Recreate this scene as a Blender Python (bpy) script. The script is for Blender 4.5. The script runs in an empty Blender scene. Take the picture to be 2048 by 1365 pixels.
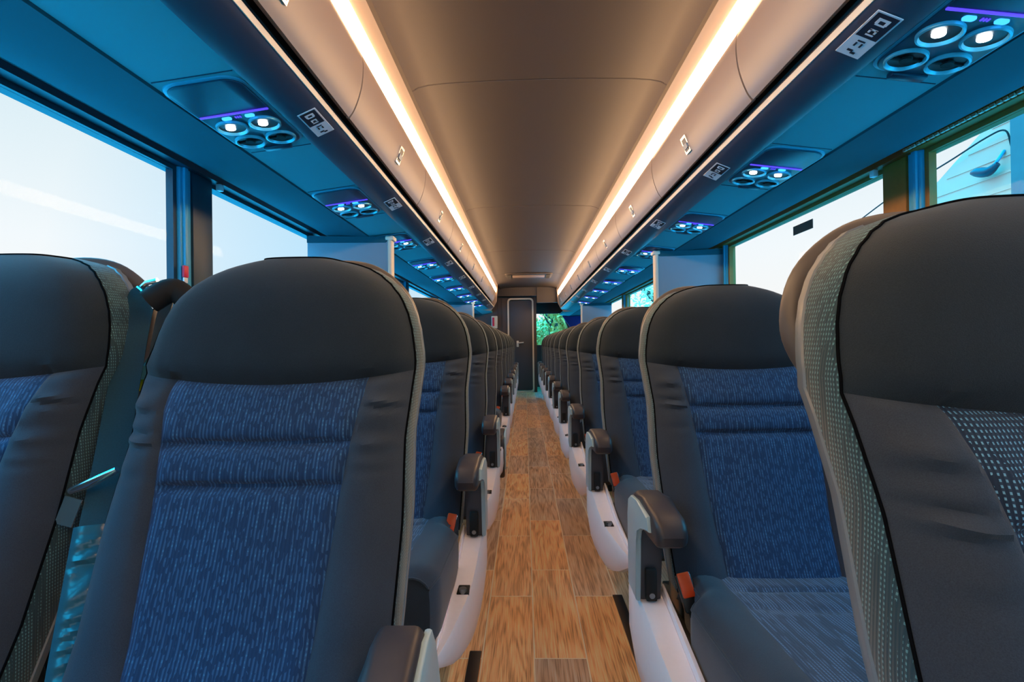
import bpy, bmesh, math, random
from mathutils import Vector, Matrix
random.seed(7)
PI = math.pi
S = bpy.context.scene
COL = S.collection

# ------------------------------------------------------------------ camera
CX, CZ = -0.07, 0.95
F = 1050.0
v = Vector((26, -5.5, -F)).normalized()            # aisle direction in camera space
zw = Vector((-0.014, 1.0, 0.0)); zw = (zw - v * zw.dot(v)).normalized()
xw = v.cross(zw)
M = Matrix((xw, v, zw)).to_4x4()
M.translation = Vector((CX, 0, CZ))
cam_data = bpy.data.cameras.new('camera')
cam = bpy.data.objects.new('camera', cam_data)
COL.objects.link(cam)
cam.matrix_world = M
cam_data.sensor_width = 36.0
cam_data.lens = 36.0 * F / 2048.0
cam_data.clip_start = 0.02
cam_data.clip_end = 300
S.camera = cam

# ------------------------------------------------------------------ view, sky, light strengths
S.view_settings.view_transform = 'Standard'
S.view_settings.look = 'None'
S.view_settings.gamma = 1.0
S.view_settings.use_curve_mapping = False
S.view_settings.exposure = 0.22
STRIP_E = 25.0
W = bpy.data.worlds.new('sky'); S.world = W
W.use_nodes = True
nt = W.node_tree; nt.nodes.clear()
_o = nt.nodes.new('ShaderNodeOutputWorld'); _b = nt.nodes.new('ShaderNodeBackground')
_tc = nt.nodes.new('ShaderNodeTexCoord'); _sp = nt.nodes.new('ShaderNodeSeparateXYZ')
_mr = nt.nodes.new('ShaderNodeMapRange'); _cr = nt.nodes.new('ShaderNodeValToRGB')
_mr.inputs['From Min'].default_value = -1; _mr.inputs['From Max'].default_value = 1
nt.links.new(_tc.outputs['Generated'], _sp.inputs[0]); nt.links.new(_sp.outputs['Z'], _mr.inputs[0])
nt.links.new(_mr.outputs[0], _cr.inputs[0])
# the sky towards the rear left is a little bluer
_my = nt.nodes.new('ShaderNodeMapRange'); _my.inputs['From Min'].default_value = 0.72; _my.inputs['From Max'].default_value = 0.96
_mx = nt.nodes.new('ShaderNodeMapRange'); _mx.inputs['From Min'].default_value = 0.0; _mx.inputs['From Max'].default_value = -0.3
_mm = nt.nodes.new('ShaderNodeMath'); _mm.operation = 'MULTIPLY'
_mc = nt.nodes.new('ShaderNodeMix'); _mc.data_type = 'RGBA'; _mc.blend_type = 'MULTIPLY'; _mc.inputs[7].default_value = (0.50, 0.80, 1.0, 1)
nt.links.new(_sp.outputs['Y'], _my.inputs[0]); nt.links.new(_sp.outputs['X'], _mx.inputs[0])
nt.links.new(_my.outputs[0], _mm.inputs[0]); nt.links.new(_mx.outputs[0], _mm.inputs[1])
nt.links.new(_mm.outputs[0], _mc.inputs[0]); nt.links.new(_cr.outputs[0], _mc.inputs[6]); nt.links.new(_mc.outputs[2], _b.inputs[0])
nt.links.new(_b.outputs[0], _o.inputs[0])
_e = _cr.color_ramp.elements
_stops = [(0.0, (0.0, 1.6, 3.0, 1)), (0.44, (0.0, 1.6, 3.0, 1)), (0.495, (0.75, 0.8, 0.82, 1)), (0.53, (0.86, 0.83, 0.80, 1)),
          (0.58, (0.82, 0.84, 0.85, 1)), (0.67, (0.66, 0.76, 0.80, 1)), (0.73, (0.08, 4.2, 7.2, 1)), (1.0, (0.02, 4.0, 8.0, 1))]
_e[0].position, _e[0].color = _stops[0]; _e[1].position, _e[1].color = _stops[-1]
for p, c in _stops[1:-1]:
    k = _e.new(p); k.color = c
_b.inputs[1].default_value = 1.0


# ------------------------------------------------------------------ materials
def srgb(r, g, b):
    f = lambda c: (c / 255 / 12.92) if c / 255 <= 0.04045 else ((c / 255 + 0.055) / 1.055) ** 2.4
    return (f(r), f(g), f(b), 1)


class NB:
    """small node builder"""
    def __init__(self, name):
        self.m = bpy.data.materials.new(name); self.m.use_nodes = True
        self.t = self.m.node_tree
        self.p = self.t.nodes['Principled BSDF']; self.out = self.t.nodes['Material Output']
    def n(self, kind, **kw):
        x = self.t.nodes.new(kind)
        for k, val in kw.items():
            if k.startswith('i_'):
                x.inputs[k[2:].replace('_', ' ')].default_value = val
            else:
                setattr(x, k, val)
        return x
    def l(self, a, b): self.t.links.new(a, b)
    def math(self, op, a, b=None, c=None):
        x = self.t.nodes.new('ShaderNodeMath'); x.operation = op
        for i, q in enumerate((a, b, c)):
            if q is None: continue
            if isinstance(q, (int, float)): x.inputs[i].default_value = q
            else: self.l(q, x.inputs[i])
        return x.outputs[0]
    def mix(self, fac, a, b):
        x = self.t.nodes.new('ShaderNodeMix'); x.data_type = 'RGBA'
        for i, q in ((0, fac), (6, a), (7, b)):
            if isinstance(q, (int, float)): x.inputs[i].default_value = q
            elif isinstance(q, tuple): x.inputs[i].default_value = q
            else: self.l(q, x.inputs[i])
        return x.outputs[2]
    def bump(self, h, strength=0.3, dist=0.002):
        x = self.t.nodes.new('ShaderNodeBump'); x.inputs['Strength'].default_value = strength
        x.inputs['Distance'].default_value = dist; self.l(h, x.inputs['Height'])
        self.l(x.outputs[0], self.p.inputs['Normal'])


def plain(name, col, rough=0.5, metal=0.0, noise=0.0, scale=60, bump=0.0, spec=0.5, coat=0.0):
    b = NB(name)
    b.p.inputs['Roughness'].default_value = rough
    b.p.inputs['Metallic'].default_value = metal
    b.p.inputs['Specular IOR Level'].default_value = spec
    b.p.inputs['Coat Weight'].default_value = coat
    tc = b.n('ShaderNodeTexCoord')
    nz = b.n('ShaderNodeTexNoise'); nz.inputs['Scale'].default_value = scale; nz.inputs['Detail'].default_value = 3
    b.l(tc.outputs['Object'], nz.inputs['Vector'])
    d = tuple(c * (1 - noise) for c in col[:3]) + (1,); e = tuple(min(1, c * (1 + noise)) for c in col[:3]) + (1,)
    b.l(b.mix(nz.outputs[0], d, e), b.p.inputs['Base Color'])
    if bump: b.bump(nz.outputs[0], bump, 0.001)
    return b.m


def emit(name, col, e):
    b = NB(name)
    b.p.inputs['Base Color'].default_value = (0, 0, 0, 1)
    b.p.inputs['Emission Color'].default_value = col
    b.p.inputs['Emission Strength'].default_value = e
    return b.m


def fabric(name, c0, c1, scale=900):
    b = NB(name)
    b.p.inputs['Roughness'].default_value = 0.9
    b.p.inputs['Specular IOR Level'].default_value = 0.2
    b.p.inputs['Sheen Weight'].default_value = 0.18
    b.p.inputs['Sheen Roughness'].default_value = 0.5
    tc = b.n('ShaderNodeTexCoord')
    nz = b.n('ShaderNodeTexNoise'); nz.inputs['Scale'].default_value = scale; nz.inputs['Detail'].default_value = 2
    b.l(tc.outputs['Object'], nz.inputs['Vector'])
    n2 = b.n('ShaderNodeTexNoise'); n2.inputs['Scale'].default_value = 14
    b.l(tc.outputs['Object'], n2.inputs['Vector'])
    f = b.math('ADD', b.math('MULTIPLY', nz.outputs[0], 0.7), b.math('MULTIPLY', n2.outputs[0], 0.3))
    b.l(b.mix(f, c0, c1), b.p.inputs['Base Color'])
    b.bump(nz.outputs[0], 0.35, 0.001)
    return b.m


def patterned(name, base, line, dot, px=0.0056, pz=0.006, thr=0.35, axis='Z', xaxis='X', lv=0.46, dv=0.50):
    """woven upholstery: fine vertical broken lines and small dots"""
    b = NB(name)
    b.p.inputs['Roughness'].default_value = 0.85
    b.p.inputs['Specular IOR Level'].default_value = 0.25
    b.p.inputs['Sheen Weight'].default_value = 0.25
    tc = b.n('ShaderNodeTexCoord'); sp = b.n('ShaderNodeSeparateXYZ'); b.l(tc.outputs['Object'], sp.inputs[0])
    X, Z = sp.outputs[xaxis], sp.outputs[axis]
    sx = b.math('SINE', b.math('MULTIPLY', X, 2 * PI / px))
    sz = b.math('SINE', b.math('MULTIPLY', Z, 2 * PI / pz))
    mp = b.n('ShaderNodeMapping'); mp.inputs['Scale'].default_value = (170, 170, 5) if axis == 'Z' else (170, 5, 170)
    b.l(tc.outputs['Object'], mp.inputs[0])
    nz = b.n('ShaderNodeTexNoise'); nz.inputs['Scale'].default_value = 1.0; nz.inputs['Detail'].default_value = 1
    b.l(mp.outputs[0], nz.inputs['Vector'])
    line_f = b.math('MULTIPLY', b.math('GREATER_THAN', sx, 0.1), b.math('GREATER_THAN', nz.outputs[0], lv))
    dot_f = b.math('MULTIPLY', b.math('MULTIPLY', b.math('GREATER_THAN', sx, thr), b.math('GREATER_THAN', sz, 0.1)),
                   b.math('GREATER_THAN', nz.outputs[0], dv))
    c = b.mix(line_f, base, line)
    c = b.mix(dot_f, c, dot)
    b.l(c, b.p.inputs['Base Color'])
    b.bump(sx, 0.25, 0.0006)
    return b.m


MT = {}
MT['headrest'] = fabric('headrest_cloth', (0.007, 0.013, 0.021, 1), (0.028, 0.046, 0.067, 1))
MT['bolster'] = fabric('bolster_cloth', (0.018, 0.026, 0.042, 1), (0.056, 0.078, 0.115, 1))
MT['insert'] = patterned('striped_cloth', (0.012, 0.042, 0.115, 1), (0.034, 0.10, 0.225, 1), (0.06, 0.18, 0.34, 1), dv=0.62)
MT['cushion'] = patterned('striped_cushion_cloth', (0.025, 0.045, 0.09, 1), (0.075, 0.12, 0.22, 1), (0.11, 0.20, 0.34, 1), axis='Y')
MT['dotted'] = patterned('dotted_cloth', (0.014, 0.032, 0.07, 1), (0.022, 0.05, 0.10, 1), (0.16, 0.40, 0.62, 1), px=0.0038, pz=0.0046, thr=0.45, dv=0.36)
MT['band'] = patterned('speckled_side_cloth', (0.022, 0.062, 0.088, 1), (0.035, 0.09, 0.12, 1), (0.12, 0.30, 0.36, 1), px=0.0046, pz=0.005, xaxis='Y', dv=0.42)
MT['piping'] = plain('black_piping', (0.003, 0.004, 0.006, 1), 0.9, spec=0.05)
MT['shell'] = plain('grey_shell_plastic', srgb(118, 130, 142), 0.35, noise=0.04)
MT['armplate'] = plain('blue_grey_arm_plastic', srgb(165, 192, 205), 0.35, noise=0.03)
MT['armpad'] = plain('soft_black_pad', srgb(60, 56, 62), 0.42, noise=0.1, bump=0.1)
MT['armpost'] = plain('dark_post_plastic', srgb(66, 66, 74), 0.4)
MT['shield'] = plain('silver_side_plastic', srgb(248, 240, 248), 0.25, noise=0.03)
MT['black'] = plain('black_plastic', (0.008, 0.009, 0.011, 1), 0.35)
MT['blackmatte'] = plain('matt_black', (0.006, 0.007, 0.009, 1), 0.8)
MT['chrome'] = plain('chrome', (0.8, 0.8, 0.82, 1), 0.18, 1.0)
MT['steel'] = plain('dull_steel', (0.25, 0.26, 0.28, 1), 0.4, 0.9)
MT['orange'] = plain('orange_red_plastic', (0.85, 0.07, 0.01, 1), 0.35)
MT['belt'] = plain('dark_webbing', (0.018, 0.06, 0.085, 1), 0.30, noise=0.25, scale=400, bump=0.3)
MT['sleeve'] = plain('glossy_teal_vinyl', (0.03, 0.13, 0.18, 1), 0.22, noise=0.1, scale=30)
MT['handle'] = plain('grey_handle_rubber', srgb(88, 84, 84), 0.42, noise=0.05)
MT['door'] = plain('bin_door_cream', srgb(158, 138, 126), 0.42, noise=0.015, scale=8)
MT['ceil'] = plain('ceiling_cloth', srgb(58, 52, 54), 0.5, noise=0.05, scale=300, bump=0.1)
MT['psu'] = plain('teal_grey_panel', srgb(78, 160, 170), 0.8, noise=0.03, scale=6, spec=0.2)
MT['valance'] = plain('deep_teal_grey_panel', srgb(30, 80, 92), 0.8, noise=0.03, scale=6, spec=0.2)
MT['rail'] = plain('satin_grey_rail', srgb(62, 68, 84), 0.3, noise=0.03)
MT['groove'] = plain('dark_groove', srgb(44, 34, 34), 0.6)
MT['framed'] = plain('dark_teal_frame', srgb(14, 50, 66), 0.45, noise=0.1)
MT['frameglow'] = plain('olive_glow_frame', srgb(140, 88, 12), 0.6, noise=0.15)  # window glow spilling onto the dark frame, put into its colour
MT['pillarblue'] = plain('blue_pillar_trim', srgb(40, 150, 185), 0.4)
MT['partition'] = plain('grey_partition', srgb(120, 138, 152), 0.55, noise=0.04, scale=10)
MT['trimcream'] = plain('cream_edge', srgb(220, 205, 185), 0.45)
MT['wall'] = plain('side_wall_cloth', srgb(50, 70, 84), 0.85, noise=0.1)
MT['rear'] = plain('rear_wall_grey', srgb(78, 66, 66), 0.6, noise=0.05)
MT['reardoor'] = plain('rear_door_grey', srgb(62, 66, 78), 0.5, noise=0.04)
MT['strip'] = emit('warm_strip_light', (1.0, 0.60, 0.29, 1), STRIP_E)
MT['lamp'] = emit('reading_lamp_light', (0.85, 0.95, 1.0, 1), 14)
MT['bluebar'] = emit('violet_blue_bar', (0.07, 0.04, 1.0, 1), 1.6)
MT['blueicon'] = emit('blue_icon_light', (0.04, 0.35, 1.0, 1), 2.0)
MT['ring'] = plain('teal_ring', srgb(110, 190, 205), 0.25, 0.3)
MT['psudark'] = plain('psu_dark_plate', srgb(16, 48, 70), 0.35)
MT['decal'] = plain('white_label', srgb(215, 215, 220), 0.4)
MT['decaldark'] = plain('dark_label', srgb(30, 34, 50), 0.4)
MT['red'] = plain('red_handle', srgb(210, 20, 60), 0.4)
MT['yellow'] = plain('yellow_label', srgb(235, 215, 20), 0.5)
MT['navy'] = plain('navy_cloth', srgb(10, 30, 110), 0.8)
MT['brownlabel'] = plain('brown_label', srgb(90, 60, 48), 0.5)
MT['track'] = plain('dark_track', srgb(58, 46, 42), 0.45, 0.3, noise=0.2)
MT['housewhite'] = plain('white_clapboard', (0.93, 0.93, 0.92, 1), 0.8, noise=0.02)
MT['shaded_wall'] = plain('shaded_white_boards', (0.95, 0.42, 0.30, 1), 0.8, noise=0.06, scale=5)  # blue shade on a white wall, given its own colour
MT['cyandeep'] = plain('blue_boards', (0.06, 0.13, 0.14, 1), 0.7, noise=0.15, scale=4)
MT['bark'] = plain('bark', srgb(70, 55, 42), 0.9, noise=0.3)
MT['paving'] = plain('pale_paving', srgb(190, 205, 212), 0.9, noise=0.1, scale=20)


def leaf_mat(name, a, c):
    b = NB(name)
    b.p.inputs['Roughness'].default_value = 0.6
    gi = b.n('ShaderNodeNewGeometry')
    b.l(b.mix(gi.outputs['Random Per Island'], a, c), b.p.inputs['Base Color'])
    b.p.inputs['Transmission Weight'].default_value = 0.0
    return b.m
MT['leaf'] = leaf_mat('green_leaves', (0.45, 0.22, 0.02, 1), (0.95, 0.62, 0.20, 1))
MT['leafpale'] = leaf_mat('pale_leaves', (0.6, 0.42, 0.2, 1), (0.95, 0.8, 0.6, 1))


def glass_mat():
    b = NB('window_glass')
    t = b.n('ShaderNodeBsdfTransparent'); g = b.n('ShaderNodeBsdfGlossy'); g.inputs['Roughness'].default_value = 0.02
    t.inputs[0].default_value = (0.97, 0.99, 1.0, 1)
    mx = b.n('ShaderNodeMixShader'); fr = b.n('ShaderNodeLayerWeight'); fr.inputs[0].default_value = 0.05
    b.l(b.math('MULTIPLY', fr.outputs['Facing'], 0.05), mx.inputs[0]); b.l(t.outputs[0], mx.inputs[1]); b.l(g.outputs[0], mx.inputs[2])
    b.l(mx.outputs[0], b.out.inputs[0])
    return b.m
MT['glass'] = glass_mat()


def wood_mat():
    b = NB('wood_plank_floor')
    b.p.inputs['Roughness'].default_value = 0.38
    tc = b.n('ShaderNodeTexCoord'); mp = b.n('ShaderNodeMapping')
    mp.inputs['Rotation'].default_value = (0, 0, PI / 2); mp.inputs['Location'].default_value = (0.12, 0.055, 0)
    b.l(tc.outputs['Object'], mp.inputs[0])
    br = b.n('ShaderNodeTexBrick'); b.l(mp.outputs[0], br.inputs['Vector'])
    br.offset = 0.37; br.offset_frequency = 2
    for k, val in (('Scale', 1.0), ('Mortar Size', 0.0024), ('Mortar Smooth', 0.3), ('Bias', 0.0), ('Brick Width', 0.62), ('Row Height', 0.158)):
        br.inputs[k].default_value = val
    br.inputs['Color1'].default_value = (0, 0, 0, 1); br.inputs['Color2'].default_value = (1, 1, 1, 1); br.inputs['Mortar'].default_value = (0.5, 0.5, 0.5, 1)
    rnd = b.n('ShaderNodeSeparateColor'); b.l(br.outputs['Color'], rnd.inputs[0])
    # grain: rings stretched along the plank, shifted per plank
    mg = b.n('ShaderNodeMapping'); mg.inputs['Scale'].default_value = (14, 1.5, 1)
    cmb = b.n('ShaderNodeCombineXYZ'); b.l(b.math('MULTIPLY', rnd.outputs[0], 37.0), cmb.inputs[1]); b.l(b.math('MULTIPLY', rnd.outputs[0], 11.0), cmb.inputs[2])
    va = b.n('ShaderNodeVectorMath'); va.operation = 'ADD'
    b.l(tc.outputs['Object'], va.inputs[0]); b.l(cmb.outputs[0], va.inputs[1]); b.l(va.outputs[0], mg.inputs[0])
    n1 = b.n('ShaderNodeTexNoise'); n1.inputs['Scale'].default_value = 1.1; n1.inputs['Detail'].default_value = 2; n1.inputs['Distortion'].default_value = 0.6
    b.l(mg.outputs[0], n1.inputs['Vector'])
    rings = b.math('SINE', b.math('MULTIPLY', n1.outputs[0], 34.0))
    mf = b.n('ShaderNodeMapping'); mf.inputs['Scale'].default_value = (220, 5, 1); b.l(va.outputs[0], mf.inputs[0])
    n2 = b.n('ShaderNodeTexNoise'); n2.inputs['Scale'].default_value = 1.5; n2.inputs['Detail'].default_value = 4
    b.l(mf.outputs[0], n2.inputs['Vector'])
    g = b.math('ADD', b.math('MULTIPLY', rings, 0.10), n2.outputs[0])
    ramp = b.n('ShaderNodeValToRGB'); b.l(g, ramp.inputs[0])
    e = ramp.color_ramp.elements
    e[0].position = 0.25; e[0].color = (0.42, 0.23, 0.13, 1); e[1].position = 0.85; e[1].color = (1.0, 0.92, 0.74, 1)
    k = e.new(0.55); k.color = (0.92, 0.60, 0.36, 1)
    tint = b.mix(rnd.outputs[0], (0.78, 0.76, 0.80, 1), (1.30, 1.05, 0.70, 1))
    mul = b.n('ShaderNodeMix'); mul.data_type = 'RGBA'; mul.blend_type = 'MULTIPLY'; mul.inputs[0].default_value = 1
    b.l(ramp.outputs[0], mul.inputs[6]); b.l(tint, mul.inputs[7])
    c = b.mix(b.math('MULTIPLY', br.outputs['Fac'], 0.8), mul.outputs[2], (1.0, 0.92, 0.72, 1))
    b.l(c, b.p.inputs['Base Color'])
    b.bump(g, 0.15, 0.001)
    return b.m
MT['wood'] = wood_mat()


# ------------------------------------------------------------------ mesh helpers
def me_obj(name, bm, mat, parent=None, smooth=True, kind=None):
    me = bpy.data.meshes.new(name)
    bmesh.ops.recalc_face_normals(bm, faces=bm.faces)
    bm.to_mesh(me); bm.free()
    if smooth:
        me.shade_smooth()
        me.set_sharp_from_angle(angle=math.radians(38))
    me.materials.append(MT[mat] if isinstance(mat, str) else mat)
    o = bpy.data.objects.new(name, me); COL.objects.link(o)
    if parent: o.parent = parent
    if kind: o['kind'] = kind
    return o


def empty(name, loc=(0, 0, 0), label=None, cat=None, group=None, parent=None):
    o = bpy.data.objects.new(name, None); COL.objects.link(o)
    o.location = loc; o.empty_display_size = 0.1
    if label: o['label'] = label
    if cat: o['category'] = cat
    if group: o['group'] = group
    if parent: o.parent = parent
    return o


def tag(o, label, cat, group=None):
    o['label'] = label; o['category'] = cat
    if group: o['group'] = group
    return o


def bx(bm, x0, x1, y0, y1, z0, z1, bev=0.0, seg=2):
    vs = [bm.verts.new((x, y, z)) for x in (x0, x1) for y in (y0, y1) for z in (z0, z1)]
    fs = [(0, 1, 3, 2), (4, 6, 7, 5), (0, 4, 5, 1), (2, 3, 7, 6), (0, 2, 6, 4), (1, 5, 7, 3)]
    faces = [bm.faces.new([vs[i] for i in f]) for f in fs]
    if bev:
        es = list({e for f in faces for e in f.edges})
        bmesh.ops.bevel(bm, geom=es, offset=bev, segments=seg, affect='EDGES', profile=0.5)
    return vs


def box(name, x0, x1, y0, y1, z0, z1, mat, parent=None, bev=0.0, kind=None, seg=2):
    bm = bmesh.new(); bx(bm, x0, x1, y0, y1, z0, z1, bev, seg)
    return me_obj(name, bm, mat, parent, kind=kind)


def prism(bm, pts, axis, a, b, bev=0.0, seg=2):
    """pts polygon in the plane normal to axis; extruded from a to b."""
    def P(p, t):
        return {'x': (t, p[0], p[1]), 'y': (p[0], t, p[1]), 'z': (p[0], p[1], t)}[axis]
    A = [bm.verts.new(P(p, a)) for p in pts]; B = [bm.verts.new(P(p, b)) for p in pts]
    n = len(pts); fs = [bm.faces.new(A), bm.faces.new(B)]
    for i in range(n):
        fs.append(bm.faces.new((A[i], A[(i + 1) % n], B[(i + 1) % n], B[i])))
    if bev:
        es = [e for f in fs[:2] for e in f.edges]
        bmesh.ops.bevel(bm, geom=es, offset=bev, segments=seg, affect='EDGES', profile=0.5)


def tube(bm, pts, r, n=10, caps=True):
    pts = [Vector(p) for p in pts]; rings = []
    rr = r if isinstance(r, (list, tuple)) else [r] * len(pts)
    up = None
    for i, p in enumerate(pts):
        d = (pts[min(i + 1, len(pts) - 1)] - pts[max(i - 1, 0)]).normalized()
        if up is None:
            up = d.orthogonal().normalized()
        up = (up - d * up.dot(d)).normalized()
        s = d.cross(up)
        rings.append([bm.verts.new(p + (up * math.cos(2 * PI * k / n) + s * math.sin(2 * PI * k / n)) * rr[i]) for k in range(n)])
    for i in range(len(rings) - 1):
        for k in range(n):
            bm.faces.new((rings[i][k], rings[i][(k + 1) % n], rings[i + 1][(k + 1) % n], rings[i + 1][k]))
    if caps:
        bm.faces.new(rings[0]); bm.faces.new(rings[-1])


def spline(pts, n=8):
    """Catmull-Rom through pts"""
    P = [Vector(p) for p in pts]; P = [P[0] * 2 - P[1]] + P + [P[-1] * 2 - P[-2]]
    out = []
    for i in range(1, len(P) - 2):
        for k in range(n):
            t = k / n
            out.append(0.5 * ((2 * P[i]) + (P[i + 1] - P[i - 1]) * t + (2 * P[i - 1] - 5 * P[i] + 4 * P[i + 1] - P[i + 2]) * t * t
                              + (3 * P[i] - 3 * P[i + 1] + P[i + 2] - P[i - 1]) * t ** 3))
    out.append(P[-2]); return out


def ribbon(bm, pts, wdirs, width, thick=0.0016):
    """flat strap through pts; wdirs = across direction"""
    pts = [Vector(p) for p in pts]; rows = []
    for i, p in enumerate(pts):
        d = (pts[min(i + 1, len(pts) - 1)] - pts[max(i - 1, 0)]).normalized()
        w = Vector(wdirs[i] if isinstance(wdirs, list) else wdirs); w = (w - d * w.dot(d)).normalized(); nn = d.cross(w)
        rows.append([bm.verts.new(p + w * a * width / 2 + nn * c * thick / 2) for a, c in ((-1, -1), (1, -1), (1, 1), (-1, 1))])
    for i in range(len(rows) - 1):
        for k in range(4):
            bm.faces.new((rows[i][k], rows[i][(k + 1) % 4], rows[i + 1][(k + 1) % 4], rows[i + 1][k]))
    bm.faces.new(rows[0]); bm.faces.new(rows[-1])


def copy_tree(o, parent=None):
    c = o.copy(); COL.objects.link(c)
    if parent: c.parent = parent
    for ch in list(o.children): copy_tree(ch, c)
    return c


def lerp_tab(tab, t):
    if t <= tab[0][0]: return tab[0][1]
    for (a, va), (b, vb) in zip(tab, tab[1:]):
        if t <= b:
            k = (t - a) / (b - a); k = k * k * (3 - 2 * k) * 0.3 + k * 0.7
            return va + (vb - va) * k
    return tab[-1][1]


# ------------------------------------------------------------------ setting
Y0, Y1 = -2.2, 11.5        # bus interior along the aisle
bm = bmesh.new(); bx(bm, -1.28, 1.28, Y0, Y1, -0.06, 0.0)
me_obj('floor', bm, 'wood', smooth=False, kind='structure')

# ceiling: curved towards the light coves, panel seams as real recesses
CPROF = [(-0.515, 1.983), (-0.49, 1.997), (-0.45, 2.006), (-0.38, 2.012), (-0.2, 2.018), (0, 2.02), (0.2, 2.018), (0.38, 2.012), (0.45, 2.006), (0.49, 1.997), (0.515, 1.983)]
seams = [Y0, 0.18, 2.12, 4.06, 6.0, 7.94, 9.9]
bm = bmesh.new()
for a, b in zip(seams, seams[1:]):
    g = 0.005
    ys = [(a + 0.0, 0.012), (a + g, 0.0), (b - g, 0.0), (b, 0.012)]
    rows = [[bm.verts.new((x, y, z + dz)) for x, z in CPROF] for y, dz in ys]
    rows.append([bm.verts.new((x, b, z + 0.03)) for x, z in CPROF]); rows.append([bm.verts.new((x, a, z + 0.03)) for x, z in CPROF])
    for i in range(6):
        r0, r1 = rows[i], rows[(i + 1) % 6]
        for k in range(len(CPROF) - 1): bm.faces.new((r0[k], r0[k + 1], r1[k + 1], r1[k]))
me_obj('ceiling', bm, 'ceil', kind='structure')
# roof above everything (keeps the sky out)
box('trim_1', -1.3, 1.3, Y0, Y1, 2.1, 2.14, 'rear', kind='structure')


def strip_profile(name, prof, y0, y1, mat, s, thick=None, kind='structure', parent=None):
    """open or closed profile of (x,z) pulled along the bus; s=-1 left, 1 right"""
    bm = bmesh.new(); prism(bm, [(s * x, z) for x, z in prof], 'y', y0, y1)
    return me_obj(name, bm, mat, parent, kind=kind)


def thick_prof(pts, t, nx, nz):
    return pts + [(x + nx * t, z + nz * t) for x, z in reversed(pts)]


tn = 2
YE = {-1: 9.1, 1: 9.75}
for s in (-1, 1):
    ye = YE[s]
    side = 'left' if s < 0 else 'right'
    # dark groove between ceiling and cove, cream lip of the cove
    strip_profile('trim_%d' % tn, [(0.505, 2.0), (0.505, 1.99), (0.53, 1.982), (0.55, 2.0), (0.55, 2.05), (0.505, 2.05)], Y0, ye + 0.6, 'groove', s); tn += 1
    strip_profile('trim_%d' % tn, thick_prof([(0.528, 1.986), (0.536, 1.972), (0.546, 1.948), (0.556, 1.934)], 0.02, 0.8, 0.6), Y0, ye, 'door', s); tn += 1
    # cove back above the lamp
    strip_profile('trim_%d' % tn, [(0.575, 2.0), (0.575, 1.84), (0.62, 1.84), (0.62, 2.0)], Y0, ye, 'groove', s); tn += 1
    # hand rail under the bins
    rail = [(0.602, 1.608), (0.600, 1.600), (0.604, 1.592), (0.618, 1.583), (0.640, 1.574), (0.665, 1.567), (0.69, 1.562), (0.702, 1.562), (0.702, 1.575), (0.66, 1.582), (0.63, 1.597), (0.612, 1.612)]
    strip_profile('trim_%d' % tn, rail, Y0, ye, 'rail', s); tn += 1
    strip_profile('trim_%d' % tn, [(0.5985, 1.609), (0.597, 1.601), (0.600, 1.593), (0.604, 1.594), (0.603, 1.609)], Y0, ye, 'trimcream', s); tn += 1
    strip_profile('trim_%d' % tn, [(0.616, 1.614), (0.632, 1.602), (0.66, 1.588), (0.69, 1.58), (0.69, 1.64), (0.616, 1.64)], Y0, ye, 'groove', s); tn += 1
    # service panel and valance
    strip_profile('trim_%d' % tn, [(0.702, 1.562), (0.706, 1.566), (0.898, 1.541), (0.898, 1.60), (0.702, 1.60)], Y0, Y1, 'psu', s); tn += 1
    strip_profile('trim_%d' % tn, [(0.898, 1.541), (0.903, 1.536), (1.04, 1.546), (1.125, 1.549), (1.135, 1.553), (1.138, 1.60), (0.898, 1.62)], Y0, Y1, 'valance', s); tn += 1
    # shade box recess and window head
    strip_profile('trim_%d' % tn, [(1.138, 1.575), (1.18, 1.575), (1.19, 1.56), (1.235, 1.56), (1.30, 1.56), (1.30, 2.1), (1.138, 2.1)], Y0, Y1, 'framed' if s < 0 else 'frameglow', s); tn += 1
    # lower wall and sill
    box('wall_' + side, *( (-1.32, -1.27) if s < 0 else (1.27, 1.32)), Y0, Y1, 0.0, 0.86, 'wall', kind='structure')
    strip_profile('trim_%d' % tn, [(1.20, 0.86), (1.30, 0.86), (1.30, 0.93), (1.25, 0.93), (1.21, 0.90)], Y0, Y1, 'valance', s); tn += 1

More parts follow.
